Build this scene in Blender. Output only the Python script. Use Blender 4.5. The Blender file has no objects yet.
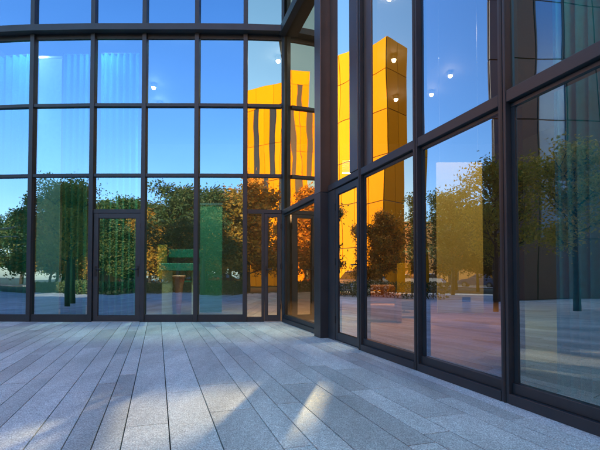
import bpy, bmesh, math, random
from mathutils import Vector, Matrix, noise
R = math.radians
random.seed(7)
scene = bpy.context.scene
C = scene.collection

# ------------------------------------------------------------------ camera
EYE = 1.05
cd = bpy.data.cameras.new('camera'); cam = bpy.data.objects.new('camera', cd); C.objects.link(cam)
cd.sensor_width = 36.0; cd.lens = 27.0; cd.shift_y = 0.0655; cd.clip_start = 0.05; cd.clip_end = 3000
cam.location = (0, 0, EYE); cam.rotation_euler = (R(91.6), 0, 0)
scene.camera = cam
# ------------------------------------------------------------------ sky, sun, exposure
SUN_AZ = R(10)            # to the right of straight ahead (+Y)
SUN_EL = R(19.5)
world = bpy.data.worlds.new('World'); scene.world = world; world.use_nodes = True
wn, wl = world.node_tree.nodes, world.node_tree.links
bg = wn['Background']; sky = wn.new('ShaderNodeTexSky'); sky.sky_type = 'NISHITA'; sky.sun_disc = False
sky.sun_elevation = SUN_EL; sky.sun_rotation = SUN_AZ; sky.air_density = 1.0; sky.dust_density = 1.2; sky.ozone_density = 1.2
hs = wn.new('ShaderNodeHueSaturation'); hs.inputs['Saturation'].default_value = 1.3
wl.new(sky.outputs[0], hs.inputs['Color']); wl.new(hs.outputs[0], bg.inputs['Color'])
bg.inputs['Strength'].default_value = 0.15
sd = bpy.data.lights.new('sun', 'SUN'); sun = bpy.data.objects.new('sun', sd); C.objects.link(sun)
sd.energy = 4.2; sd.angle = R(0.9); sd.color = (1.0, 0.74, 0.45)
sv = Vector((math.sin(SUN_AZ)*math.cos(SUN_EL), math.cos(SUN_AZ)*math.cos(SUN_EL), math.sin(SUN_EL)))
sun.rotation_euler = sv.to_track_quat('Z', 'Y').to_euler(); sun.location = (20, 30, 30)
vs = scene.view_settings; vs.view_transform = 'Standard'; vs.look = 'None'; vs.gamma = 1; vs.use_curve_mapping = False
vs.exposure = 2.1
scene.cycles.max_bounces = 14; scene.cycles.glossy_bounces = 6; scene.cycles.transparent_max_bounces = 16

# ------------------------------------------------------------------ helpers
def tag(o, label=None, cat=None, group=None, kind=None):
    if label: o['label'] = label
    if cat: o['category'] = cat
    if group: o['group'] = group
    if kind: o['kind'] = kind
    return o
def empty(name, loc=(0, 0, 0), rz=0):
    o = bpy.data.objects.new(name, None); C.objects.link(o); o.location = loc; o.rotation_euler = (0, 0, rz)
    o.empty_display_size = .2
    return o
class MB:
    def __init__(s): s.v = []; s.f = []; s.m = []; s.mats = []; s.smooth = False
    def slot(s, m):
        if m not in s.mats: s.mats.append(m)
        return s.mats.index(m)
    def poly(s, pts, m=0):
        i = len(s.v); s.v += [tuple(p) for p in pts]; s.f.append(tuple(range(i, i+len(pts)))); s.m.append(m)
    def prism(s, pts, z0, z1, m=0):      # pts: 2D CCW
        n = len(pts); i = len(s.v)
        s.v += [(p[0], p[1], z0) for p in pts] + [(p[0], p[1], z1) for p in pts]
        s.f.append(tuple(range(i+n-1, i-1, -1))); s.m.append(m)
        s.f.append(tuple(range(i+n, i+2*n))); s.m.append(m)
        for k in range(n):
            j = (k+1) % n
            s.f.append((i+k, i+j, i+n+j, i+n+k)); s.m.append(m)
    def box(s, x0, y0, z0, x1, y1, z1, m=0): s.prism([(x0, y0), (x1, y0), (x1, y1), (x0, y1)], z0, z1, m)
    def seg(s, p0, p1, n, a, b, z0, z1, m=0):   # a bar along p0-p1, from a to b along the normal n
        A = Vector(p0); B = Vector(p1); N = Vector(n)
        q = [A+N*a, B+N*a, B+N*b, A+N*b]
        ar = sum(q[k].x*q[(k+1) % 4].y-q[(k+1) % 4].x*q[k].y for k in range(4))
        if ar < 0: q.reverse()
        s.prism([(p.x, p.y) for p in q], z0, z1, m)
    def tube(s, pts, rad, n=8, m=0, cap=True):
        pts = [Vector(p) for p in pts]
        if not hasattr(rad, '__len__'): rad = [rad]*len(pts)
        rings = []
        ref = Vector((0, 0, 1)) if abs((pts[-1]-pts[0]).normalized().z) < .9 else Vector((1, 0, 0))
        for k, p in enumerate(pts):
            d = (pts[min(k+1, len(pts)-1)]-pts[max(k-1, 0)]).normalized()
            a = d.cross(ref).normalized(); b = a.cross(d).normalized()
            i = len(s.v)
            for j in range(n):
                t = 2*math.pi*j/n
                s.v.append(tuple(p+(a*math.cos(t)+b*math.sin(t))*rad[k]))
            rings.append(i)
        for k in range(len(pts)-1):
            for j in range(n):
                jj = (j+1) % n
                s.f.append((rings[k]+j, rings[k+1]+j, rings[k+1]+jj, rings[k]+jj)); s.m.append(m)
        if cap:
            s.f.append(tuple(rings[0]+j for j in range(n))); s.m.append(m)
            s.f.append(tuple(rings[-1]+j for j in reversed(range(n)))); s.m.append(m)
    def lathe(s, c, prof, n=20, m=0):    # prof: (r, z)
        i = len(s.v)
        for r, z in prof:
            for j in range(n):
                t = 2*math.pi*j/n; s.v.append((c[0]+r*math.cos(t), c[1]+r*math.sin(t), c[2]+z))
        for k in range(len(prof)-1):
            for j in range(n):
                jj = (j+1) % n
                s.f.append((i+k*n+j, i+k*n+jj, i+(k+1)*n+jj, i+(k+1)*n+j)); s.m.append(m)
        s.f.append(tuple(i+j for j in reversed(range(n)))); s.m.append(m)
        s.f.append(tuple(i+(len(prof)-1)*n+j for j in range(n))); s.m.append(m)
    def build(s, name, mats, parent=None, smooth=False, bevel=0):
        me = bpy.data.meshes.new(name); me.from_pydata(s.v, [], s.f)
        if not isinstance(mats, (list, tuple)): mats = [mats]
        for mt in mats: me.materials.append(mt)
        for p, mi in zip(me.polygons, s.m):
            p.material_index = min(mi, len(mats)-1); p.use_smooth = smooth
        me.update()
        o = bpy.data.objects.new(name, me); C.objects.link(o)
        if parent: o.parent = parent
        if bevel:
            b = o.modifiers.new('bevel', 'BEVEL'); b.width = bevel; b.segments = 2; b.limit_method = 'ANGLE'
        return o
def copy_tree(o, parent=None):
    c = o.copy(); C.objects.link(c); c.parent = parent
    for ch in [k for k in bpy.data.objects if k.parent == o]: copy_tree(ch, c)
    return c

# ------------------------------------------------------------------ materials
def mat(name, col, rough=.6, metal=0, spec=.5, noise_amt=0, nscale=8, bump=0, bscale=40, emit=0):
    m = bpy.data.materials.new(name); m.use_nodes = True
    n, l = m.node_tree.nodes, m.node_tree.links; p = n['Principled BSDF']
    p.inputs['Base Color'].default_value = (*col, 1); p.inputs['Roughness'].default_value = rough
    p.inputs['Metallic'].default_value = metal; p.inputs['Specular IOR Level'].default_value = spec
    tc = n.new('ShaderNodeTexCoord')
    if noise_amt:
        t = n.new('ShaderNodeTexNoise'); t.inputs['Scale'].default_value = nscale; t.inputs['Detail'].default_value = 6
        l.new(tc.outputs['Object'], t.inputs['Vector'])
        mr = n.new('ShaderNodeMapRange'); mr.inputs['From Min'].default_value = .3; mr.inputs['From Max'].default_value = .7
        mr.inputs['To Min'].default_value = 1-noise_amt; mr.inputs['To Max'].default_value = 1+noise_amt
        l.new(t.outputs['Fac'], mr.inputs['Value'])
        mx = n.new('ShaderNodeVectorMath'); mx.operation = 'SCALE'; mx.inputs[0].default_value = col
        l.new(mr.outputs[0], mx.inputs['Scale']); l.new(mx.outputs[0], p.inputs['Base Color'])
    if bump:
        t2 = n.new('ShaderNodeTexNoise'); t2.inputs['Scale'].default_value = bscale; t2.inputs['Detail'].default_value = 4
        l.new(tc.outputs['Object'], t2.inputs['Vector'])
        b = n.new('ShaderNodeBump'); b.inputs['Strength'].default_value = bump; b.inputs['Distance'].default_value = .01
        l.new(t2.outputs['Fac'], b.inputs['Height']); l.new(b.outputs[0], p.inputs['Normal'])
    if emit:
        p.inputs['Emission Color'].default_value = (*col, 1); p.inputs['Emission Strength'].default_value = emit
    return m

def coated_glass(name, tint, refl, r0, r1, tilt, wave=.6, wscale=.55):
    """mirror-coated facade glazing; the shading normal is turned (tilt) to steer reflections and bowed (wave)"""
    m = bpy.data.materials.new(name); m.use_nodes = True
    n, l = m.node_tree.nodes, m.node_tree.links; n.remove(n['Principled BSDF']); out = n['Material Output']
    geo = n.new('ShaderNodeNewGeometry'); oi = n.new('ShaderNodeObjectInfo')
    add = n.new('ShaderNodeVectorMath'); add.operation = 'MULTIPLY_ADD'
    add.inputs[1].default_value = (37, 53, 11)
    cmb = n.new('ShaderNodeCombineXYZ')
    for k in range(3): l.new(oi.outputs['Random'], cmb.inputs[k])
    l.new(cmb.outputs[0], add.inputs[0]); l.new(geo.outputs['Position'], add.inputs[2])
    tx = n.new('ShaderNodeTexNoise'); tx.inputs['Scale'].default_value = wscale; tx.inputs['Detail'].default_value = 1.5
    l.new(add.outputs[0], tx.inputs['Vector'])
    b = n.new('ShaderNodeBump'); b.inputs['Strength'].default_value = 1; b.inputs['Distance'].default_value = .01*wave
    l.new(tx.outputs['Fac'], b.inputs['Height'])
    vr = n.new('ShaderNodeVectorRotate'); vr.rotation_type = 'Z_AXIS'
    ang = n.new('ShaderNodeMapRange'); ang.inputs['To Min'].default_value = R(tilt-.5); ang.inputs['To Max'].default_value = R(tilt+.5)
    l.new(oi.outputs['Random'], ang.inputs['Value']); l.new(ang.outputs[0], vr.inputs['Angle'])
    l.new(b.outputs[0], vr.inputs['Vector'])  # only the shading normal turns, aiming the reflection; the pane stays flush
    lw = n.new('ShaderNodeLayerWeight'); lw.inputs['Blend'].default_value = .5
    pw = n.new('ShaderNodeMath'); pw.operation = 'POWER'; pw.inputs[1].default_value = 2
    l.new(lw.outputs['Facing'], pw.inputs[0])
    mr = n.new('ShaderNodeMapRange'); mr.inputs['To Min'].default_value = r0; mr.inputs['To Max'].default_value = r1
    l.new(pw.outputs[0], mr.inputs['Value'])
    tr = n.new('ShaderNodeBsdfTransparent'); tr.inputs['Color'].default_value = (*tint, 1)
    gl = n.new('ShaderNodeBsdfGlossy'); gl.inputs['Roughness'].default_value = 0; gl.inputs['Color'].default_value = (*refl, 1)
    l.new(vr.outputs[0], gl.inputs['Normal'])
    mx = n.new('ShaderNodeMixShader'); l.new(mr.outputs[0], mx.inputs[0]); l.new(tr.outputs[0], mx.inputs[1]); l.new(gl.outputs[0], mx.inputs[2])
    l.new(mx.outputs[0], out.inputs['Surface'])
    return m
def clear_glass(name, tint):
    m = bpy.data.materials.new(name); m.use_nodes = True
    n, l = m.node_tree.nodes, m.node_tree.links; n.remove(n['Principled BSDF'])
    tr = n.new('ShaderNodeBsdfTransparent'); tr.inputs['Color'].default_value = (*tint, 1)
    l.new(tr.outputs[0], n['Material Output'].inputs['Surface'])
    return m
M_back = clear_glass('glass_edge', (.95, .98, .97))
REF = (.45, .62, .90)
G_left = coated_glass('glass_left', (.46, .80, .72), REF, .40, .98, 0, wave=.9)
G_turn = coated_glass('glass_turn', (.80, .85, .75), (.88, .72, .56), .60, .98, 5.0, wave=.6)
G_side = coated_glass('glass_side', (.46, .80, .72), REF, .40, .98, -3, wave=.9)
G_nook = coated_glass('glass_nook', (.85, .85, .75), (.95, .70, .45), .55, .98, -4.2, wave=.5)
G_door = coated_glass('glass_door', (.85, .9, .8), (.9, .92, .95), .46, .98, 15, wave=.6)
G_a = coated_glass('glass_a', (.58, .46, .32), (.78, .70, .66), .38, .98, 14, wave=.55)
G_b = coated_glass('glass_b', (.70, .56, .40), (.46, .60, .82), .36, .98, 12.35, wave=.6)
G_c = coated_glass('glass_c', (.32, .70, .72), (.74, .76, .74), .40, .98, 11.5, wave=1.2)

M_frame = mat('dark_metal_frame', (.034, .042, .049), .45, .15, noise_amt=.12, nscale=3)
M_frame2 = mat('door_metal', (.042, .05, .057), .42, .15, noise_amt=.1, nscale=4)
M_bronze = mat('bronze_grey_cladding', (.13, .105, .09), .34, .55, noise_amt=.1, nscale=2)
M_gasket = mat('black_gasket', (.012, .012, .013), .5)
M_alu = mat('brushed_steel', (.45, .46, .47), .3, .9)
M_black = mat('black_plastic', (.015, .015, .015), .4)
M_wallc = mat('facade_panel_grey', (.12, .12, .12), .6, noise_amt=.1, nscale=1)
M_int = mat('interior_plaster', (.20, .18, .155), .8, noise_amt=.06, nscale=2)
M_ceil = mat('interior_ceiling', (.10, .10, .095), .8)

# ------------------------------------------------------------------ layout from the photograph
F = 450.0
def px(x, y): return ((x-300)/F*y, y)
def fx(y): return 2.966-.3162*y                     # right facade line, x as a function of depth
WD = Vector((.3162, -1)).normalized()               # along the right facade toward the camera
WN = Vector((-WD.y*-1, WD.x)) if False else Vector((-.9535, -.3015))   # outward normal (to the plaza)
K = (fx(10.62), 10.62)
LV = [px(-28, 10.72), px(30, 10.60), px(91, 10.55), px(143, 10.55), px(196, 10.55), px(245, 10.57), K]
RY = [10.62, 7.92, 6.517, 5.10, 3.805, 2.455, 1.1, -.25, -1.6, -2.95, -4.4, -6.0]
RV = [(fx(y), y) for y in RY]
H_DOOR, H1, H2, H3, H_TOP, H_ROOF = 2.57, 3.44, 5.11, 6.89, 8.9, 9.9
E = RV[-1]; E2 = (13.4, -3.3); B2 = (9.6, 20.0); B1 = (LV[0][0], 20.0)

# ------------------------------------------------------------------ ground
def gmat(name, c1, c2, scale, rough=.9, bump=.3, bscale=30):
    m = mat(name, c1, rough, bump=bump, bscale=bscale)
    n, l = m.node_tree.nodes, m.node_tree.links
    tc = n.new('ShaderNodeTexCoord'); t = n.new('ShaderNodeTexNoise'); t.inputs['Scale'].default_value = scale; t.inputs['Detail'].default_value = 8
    l.new(tc.outputs['Object'], t.inputs['Vector'])
    r = n.new('ShaderNodeValToRGB'); r.color_ramp.elements[0].position = .35; r.color_ramp.elements[1].position = .65
    r.color_ramp.elements[0].color = (*c1, 1); r.color_ramp.elements[1].color = (*c2, 1)
    l.new(t.outputs['Fac'], r.inputs['Fac']); l.new(r.outputs[0], n['Principled BSDF'].inputs['Base Color'])
    return m
g = MB(); g.poly([(-1500, -1500, -.06), (1500, -1500, -.06), (1500, 1500, -.06), (-1500, 1500, -.06)])
tag(g.build('ground', gmat('grass_soil', (.035, .06, .02), (.07, .085, .03), .6)), kind='structure')
M_asph = gmat('asphalt', (.045, .045, .047), (.06, .06, .06), 3)
g = MB(); g.prism([(-140, -41), (140, -41), (140, -31), (-140, -31)], -.1, -.05)
tag(g.build('road', M_asph), kind='structure')
g = MB(); g.prism([(-58, -29), (-44, -29), (-44, 120), (-58, 120)], -.1, -.046)
tag(g.build('road', M_asph), kind='structure')
g = MB()
for k in range(-30, 30): g.poly([(k*4.5, -36.1, -.046), (k*4.5+2, -36.1, -.046), (k*4.5+2, -35.95, -.046), (k*4.5, -35.95, -.046)])
tag(g.build('road_marking', mat('road_paint', (.7, .7, .68), .7)), kind='structure')
M_conc = gmat('concrete_pavement', (.24, .24, .23), (.32, .31, .29), 2)
g = MB(); g.box(-42, -30.9, -.1, 60, -28.6, .03); g.box(-43.9, -28.5, -.1, -41.5, 60, .03)
tag(g.build('pavement', M_conc), kind='structure')
g = MB(); g.box(-21.5, 8.5, -.1, -15.5, 34, -.03)
tag(g.build('parking_bay', M_asph), kind='structure')

# plaza: long granite planks laid parallel to the right facade, each a real slab with an open joint
def stone_mat():
    m = bpy.data.materials.new('granite_plank'); m.use_nodes = True
    n, l = m.node_tree.nodes, m.node_tree.links; p = n['Principled BSDF']
    at = n.new('ShaderNodeAttribute'); at.attribute_name = 'tone'
    geo = n.new('ShaderNodeNewGeometry')
    fine = n.new('ShaderNodeTexNoise'); fine.inputs['Scale'].default_value = 95; fine.inputs['Detail'].default_value = 3
    mid = n.new('ShaderNodeTexNoise'); mid.inputs['Scale'].default_value = 22; mid.inputs['Detail'].default_value = 5; mid.inputs['Roughness'].default_value = .65
    big = n.new('ShaderNodeTexNoise'); big.inputs['Scale'].default_value = 1.1; big.inputs['Detail'].default_value = 5; big.inputs['Roughness'].default_value = .6
    mp = n.new('ShaderNodeMapping'); mp.inputs['Rotation'].default_value = (0, 0, R(-17.5)); mp.inputs['Scale'].default_value = (1.6, .45, 1)
    l.new(geo.outputs['Position'], mp.inputs['Vector']); l.new(mp.outputs[0], big.inputs['Vector'])
    l.new(geo.outputs['Position'], fine.inputs['Vector']); l.new(geo.outputs['Position'], mid.inputs['Vector'])
    def rng(a, lo, hi, f0=.3, f1=.7):
        mr = n.new('ShaderNodeMapRange'); mr.inputs['From Min'].default_value = f0; mr.inputs['From Max'].default_value = f1
        mr.inputs['To Min'].default_value = lo; mr.inputs['To Max'].default_value = hi; l.new(a, mr.inputs['Value']); return mr.outputs[0]
    def mul(a, b):
        x = n.new('ShaderNodeMath'); x.operation = 'MULTIPLY'; l.new(a, x.inputs[0]); l.new(b, x.inputs[1]); return x.outputs[0]
    v = mul(mul(rng(fine.outputs['Fac'], .60, 1.38, .36, .64), rng(mid.outputs['Fac'], .84, 1.14, .36, .64)), mul(rng(big.outputs['Fac'], .78, 1.16, .36, .64), at.outputs['Fac']))
    sc = n.new('ShaderNodeVectorMath'); sc.operation = 'SCALE'; sc.inputs[0].default_value = (.62, .66, .64)
    l.new(v, sc.inputs['Scale']); l.new(sc.outputs[0], p.inputs['Base Color'])
    l.new(rng(mid.outputs['Fac'], .50, .75), p.inputs['Roughness'])
    b = n.new('ShaderNodeBump'); b.inputs['Strength'].default_value = .5; b.inputs['Distance'].default_value = .004
    l.new(mid.outputs['Fac'], b.inputs['Height']); l.new(b.outputs[0], p.inputs['Normal'])
    return m
M_stone = stone_mat()
Uv = Vector((.9535, .3015)); Vv = Vector((-.3015, .9535))     # across and along the planks
def plaza():
    rnd = random.Random(11)
    # across positions from the joints seen in the photograph (pixels at image row 400)
    ks = [(x-157.7)/F*3.84*.9535 for x in (-260, -235, -205, -165, -142, -118, -95, -73, -45, -20, 8, 30, 63, 90, 111, 132, 168, 206, 249, 273, 299, 341, 366, 392, 437, 460, 480, 520, 542, 560)]
    edges = [k for k in ks]
    while edges[0] > -26: edges.insert(0, edges[0]-rnd.choice([.18, .24, .36, .42]))
    while edges[-1] < 6.0: edges.append(edges[-1]+rnd.choice([.30, .36, .42]))
    v = []; f = []; tone = []
    gap = .0042
    for a, b in zip(edges, edges[1:]):
        u0, u1 = a+gap, b-gap
        t = -14-rnd.random()*2
        while t < 22:
            L = rnd.choice([.9, 1.2, 1.8, 1.8, 2.4, 2.4, 3.0])
            t0, t1 = t+gap, t+L-gap
            c = Uv*((u0+u1)/2)+Vv*((t0+t1)/2)
            t += L
            if c.y > 13.5 or c.y < -6.5 or c.x < -24: continue
            if c.x > fx(c.y)+1.3: continue
            halves = [(u0, u1)]
            if u1-u0 > .4 and rnd.random() < .12: halves = [(u0, (u0+u1)/2-gap), ((u0+u1)/2+gap, u1)]
            for (h0, h1) in halves:
                i = len(v); dz = rnd.uniform(-.0008, .0008)
                q = [Uv*h0+Vv*t0, Uv*h1+Vv*t0, Uv*h1+Vv*t1, Uv*h0+Vv*t1]
                v += [(p.x, p.y, dz) for p in q] + [(p.x, p.y, -.045) for p in q]
                f += [(i, i+1, i+2, i+3), (i+4, i+5, i+1, i), (i+5, i+6, i+2, i+1), (i+6, i+7, i+3, i+2), (i+7, i+4, i, i+3)]
                tn = rnd.choice([.80, .88, .94, 1.0, 1.0, 1.03, 1.07, 1.12])*rnd.uniform(.96, 1.04)
                tone += [tn]*5
    me = bpy.data.meshes.new('plaza_paving'); me.from_pydata(v, [], f)
    at = me.attributes.new('tone', 'FLOAT', 'FACE'); at.data.foreach_set('value', tone)
    me.materials.append(M_stone); me.update()
    o = bpy.data.objects.new('plaza_paving', me); C.objects.link(o); tag(o, kind='structure')
    g = MB(); g.poly([(-24.5, -7, -.04), (9, -7, -.04), (9, 14, -.04), (-24.5, 14, -.04)])
    tag(g.build('paving_bed', mat('joint_sand', (.035, .035, .037), .95)), kind='structure')
plaza()

# ------------------------------------------------------------------ glass building
def facade_seg(bld, p0, p1, n, z0, z1, gm, inset=.05, deep=-.035):
    """one sheet of glass between z0 and z1"""
    A = Vector(p0); B = Vector(p1); d = (B-A).normalized(); A2 = A+d*inset; B2 = B-d*inset
    m = MB(); N = Vector(n)
    a, b = deep-.012, deep+.012
    P = [A2+N*b, B2+N*b, B2+N*a, A2+N*a]
    # front face carries the coating, the others are plain
    def q(p, z): return (p.x, p.y, z)
    m.poly([q(P[0], z0), q(P[1], z0), q(P[1], z1), q(P[0], z1)], 0)
    m.poly([q(P[2], z0), q(P[3], z0), q(P[3], z1), q(P[2], z1)], 1)
    m.poly([q(P[1], z0), q(P[2], z0), q(P[2], z1), q(P[1], z1)], 1)
    m.poly([q(P[3], z0), q(P[0], z0), q(P[0], z1), q(P[3], z1)], 1)
    m.poly([q(P[0], z1), q(P[1], z1), q(P[2], z1), q(P[3], z1)], 1)
    m.poly([q(P[3], z0), q(P[2], z0), q(P[1], z0), q(P[0], z0)], 1)
    o = m.build('glass_pane', [gm, M_back], bld)
    # orient: make the coated face look outward
    me = o.data
    if me.polygons[0].normal.dot(Vector((N.x, N.y, 0))) < 0: me.flip_normals()
    return o
def transom(bld, p0, p1, n, z, th, out, back=-.09, inset=.047, name='transom', m=M_frame):
    A = Vector(p0); B = Vector(p1); d = (B-A).normalized()
    mb = MB(); mb.seg(A+d*inset, B-d*inset, n, back, out, z-th/2, z+th/2)
    return mb.build(name, m, bld, bevel=.004)
def seg_normal(p0, p1, toward=(-2, 2)):
    A = Vector(p0); B = Vector(p1); d = (B-A).normalized(); N = Vector((-d.y, d.x))
    if N.dot(Vector(toward)-A) < 0: N = -N
    return N
def mullion(bld, p, n, z0, z1, w=.10, out=.065, back=-.12, m=M_frame, name='mullion'):
    P = Vector(p); N = Vector(n); d = Vector((-N.y, N.x))
    mb = MB(); mb.seg(P-d*w/2, P+d*w/2, N, back, out, z0, z1)
    return mb.build(name, m, bld, bevel=.004)
def handle(parent, P, n, zc=1.18, ln=.34, side=1):
    """black escutcheon with a round lever bar standing off the door stile"""
    N = Vector(n); d = Vector((-N.y, N.x))*side; P = Vector(P)
    mb = MB()
    mb.seg(P-d*.018, P+d*.018, N, 0, .012, zc-.12, zc+.12)
    a = P+N*.05
    mb.tube([(P.x+N.x*.01, P.y+N.y*.01, zc+.05), (a.x, a.y, zc+.05)], .011)
    mb.tube([(a.x, a.y, zc+.05), (a.x+d.x*.14, a.y+d.y*.14, zc+.05)], .011)
    b = P+N*.008
    return mb.build('handle', M_black, parent)
def door(bld, p0, p1, n, z1, gm, hinge_right=True, st=.085, both=False):
    """framed glazed leaf between p0 and p1 under height z1"""
    root = MB()
    A = Vector(p0); B = Vector(p1); d = (B-A).normalized()
    z0 = .02
    root.seg(A, A+d*st, n, -.055, .02, z0, z1)
    root.seg(B-d*st, B, n, -.055, .02, z0, z1)
    root.seg(A+d*st, B-d*st, n, -.053, .018, z1-st, z1)
    root.seg(A+d*st, B-d*st, n, -.053, .018, z0, z0+.12)
    o = root.build('door', M_frame2, bld, bevel=.003)
    facade_seg(o, A+d*(st-.005), B-d*(st-.005), n, z0+.11, z1-st+.005, gm, inset=0, deep=-.02)
    # rubber line round the glass
    a, b = A+d*st, B-d*st
    for (u_, w_, q0, q1) in ((a, a+d*.012, z0+.12, z1-st), (b-d*.012, b, z0+.12, z1-st), (a+d*.012, b-d*.012, z1-st-.012, z1-st), (a+d*.012, b-d*.012, z0+.12, z0+.132)):
        g = MB(); g.seg(u_, w_, n, -.012, .004, q0, q1); g.build('gasket', M_gasket, o)
    N = Vector(n)
    if both or not hinge_right is False: handle(o, A+d*st*.5+N*.02, n, side=-1 if d.dot(Vector((-N.y, N.x))) < 0 else 1)
    if both: handle(o, B-d*st*.5+N*.02, n, side=1 if d.dot(Vector((-N.y, N.x))) < 0 else -1)
    if hinge_right is False: handle(o, B-d*st*.5+N*.02, n, side=1 if d.dot(Vector((-N.y, N.x))) < 0 else -1)
    hp = (B-d*.004+N*.026) if hinge_right else (A+d*.004+N*.026)
    for z in (.35, 1.3, z1-.3):
        h = MB(); h.tube([(hp.x, hp.y, z-.06), (hp.x, hp.y, z+.06)], .011); h.build('hinge', M_black, o)
    return o

left = empty('glass_facade', (LV[2][0], LV[2][1], 0))
tag(left, 'straight-on glass curtain wall with small square panes and a door, spanning the left half', 'glass wall')
right = empty('glass_facade', (RV[3][0], RV[3][1], 0))
tag(right, 'glass curtain wall of tall panes running from the corner toward the viewer on the right', 'glass wall')
def reparent(objs, root):
    for o in objs:
        o.matrix_parent_inverse = Matrix.Translation(root.location).inverted()
# left facade
NS = [seg_normal(LV[k], LV[k+1]) for k in range(len(LV)-1)]
for k in range(len(LV)-1):
    p0, p1, n = LV[k], LV[k+1], NS[k]
    gm = {5: G_turn, 4: G_side}.get(k, G_left)
    for (a, b) in ((H1, H2), (H2, H3), (H3+.1, H_TOP)): facade_seg(left, p0, p1, n, a, b, gm)
    A = Vector(p0); B = Vector(p1); d = (B-A).normalized()
    if k == 2:       # the door bay
        facade_seg(left, p0, p1, n, H_DOOR, H1, gm)
        transom(left, p0, p1, n, H_DOOR+.02, .09, .03)
        mb = MB(); mb.seg(A+d*.05, B-d*.05, n, -.10, .05, .0, .017); mb.build('threshold', M_alu, left)
        door(left, A+d*.06, B-d*.06, n, H_DOOR-.03, G_left, hinge_right=True, st=.11, both=True)
    elif k == 5:     # narrow side light and door beside the corner
        facade_seg(left, p0, p1, n, H_DOOR, H1, gm)
        transom(left, p0, p1, n, H_DOOR+.02, .09, .03)
        q = A+d*.42
        mullion(left, q, n, .0, H_DOOR-.025, w=.06, out=.03)
        facade_seg(left, A, q+d*.03, n, .08, H_DOOR-.02, gm)
        mb = MB(); mb.seg(q+d*.031, B-d*.05, n, -.10, .05, .0, .017); mb.build('threshold', M_alu, left)
        door(left, q+d*.035, B-d*.06, n, H_DOOR-.03, gm, hinge_right=True, st=.075)
        mb = MB(); mb.seg(A+d*.047, q-d*.03, n, -.09, .035, .0, .11); mb.build('sill', M_frame, left, bevel=.004)
    else:
        facade_seg(left, p0, p1, n, .1, H1, gm)
        transom(left, p0, p1, n, .085, .17, .035, name='sill')
    transom(left, p0, p1, n, H1, .075, .045)
    transom(left, p0, p1, n, H2, .075, .045)
    transom(left, p0, p1, n, H3, .10, .05)
    transom(left, p0, p1, n, H3-.11, .12, -.01)
    transom(left, p0, p1, n, H_TOP+.06, .16, .08)
for k, p in enumerate(LV[:-1]):
    n = (NS[max(k-1, 0)]+NS[k]).normalized()
    mullion(left, p, n, .0, H_TOP+.14)
# continuous ledge at the third rail, mitred at every bend
def ledge(a, b, z0, z1):
    ins, outs = [], []
    for k, p in enumerate(LV):
        n0 = NS[max(k-1, 0)]; n1 = NS[min(k, len(NS)-1)]; m_ = (n0+n1).normalized(); f_ = 1/max(.5, m_.dot(n0)); q = Vector(p)
        if k == len(LV)-1: q = q-Vector((.0, 0))
        ins.append(q+m_*a*f_); outs.append(q+m_*b*f_)
    mb = MB(); n = len(LV); i = 0
    for k in range(n):
        mb.v += [(ins[k].x, ins[k].y, z0), (outs[k].x, outs[k].y, z0), (outs[k].x, outs[k].y, z1), (ins[k].x, ins[k].y, z1)]
    for k in range(n-1):
        a_ = k*4; b_ = a_+4
        for j in range(4):
            jj = (j+1) % 4; mb.f.append((a_+j, a_+jj, b_+jj, b_+j)); mb.m.append(0)
    mb.f.append((0, 3, 2, 1)); mb.m.append(0); e = (n-1)*4; mb.f.append((e, e+1, e+2, e+3)); mb.m.append(0)
    return mb.build('ledge', M_frame, left)
ledge(.068, .22, H3-.07, H3+.075)
# corner post where the two walls meet
nk = (NS[-1]+WN).normalized()
mullion(left, K, nk, .0, H_TOP+.14, w=.075, out=.03, back=-.10, name='corner_post')
reparent([o for o in bpy.data.objects if o.parent == left], left)
# right facade
for k in range(len(RV)-1):
    p0, p1 = RV[k], RV[k+1]; A = Vector(p0); B = Vector(p1); d = (B-A).normalized()
    gm = [G_nook, G_door, G_a, G_b, G_c][min(k, 4)]
    if k == 0: B_in = B-d*.17; A_in = A
    elif k == 1: A_in = A+d*.17; B_in = B
    else: A_in, B_in = A, B
    facade_seg(right, A_in, B_in, WN, H_DOOR, H3, gm)
    facade_seg(right, A_in, B_in, WN, H3+.1, H_TOP, gm)
    if k == 1:
        # solid panel next to the column, then the door leaf
        mb = MB(); mb.seg(A_in, A_in+d*.30, WN, -.08, .03, .0, H_DOOR-.06); mb.build('door_jamb', M_frame2, right, bevel=.004)
        mb = MB(); mb.seg(A_in+d*.302, B-d*.05, WN, -.10, .05, .0, .017); mb.build('threshold', M_alu, right)
        door(right, A_in+d*.305, B-d*.055, WN, H_DOOR-.065, gm, hinge_right=False, st=.10)
    else:
        facade_seg(right, A_in, B_in, WN, .14, H_DOOR, gm)
        mb = MB(); mb.seg(A_in+d*.045, B_in-d*.045, WN, -.09, .055, .0, .085); mb.build('sill', M_frame, right, bevel=.004)
        mb = MB(); mb.seg(A_in+d*.046, B_in-d*.046, WN, -.088, .015, .087, .17); mb.build('inner_sill', M_frame, right, bevel=.003)
        mb = MB(); mb.seg(A_in+d*.046, A_in+d*.085, WN, -.085, -.005, .172, H_DOOR-.06); mb.build('glazing_bead', M_frame, right)
        mb = MB(); mb.seg(B_in-d*.085, B_in-d*.046, WN, -.085, -.005, .172, H_DOOR-.06); mb.build('glazing_bead', M_frame, right)
    transom(right, A_in, B_in, WN, H_DOOR, .10, .045, m=M_frame)
    transom(right, A_in, B_in, WN, H_DOOR-.075, .035, .0, name='lower_bead')
    transom(right, A_in, B_in, WN, H3, .20, .12)
    transom(right, A_in, B_in, WN, H_TOP+.06, .16, .08)
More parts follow.
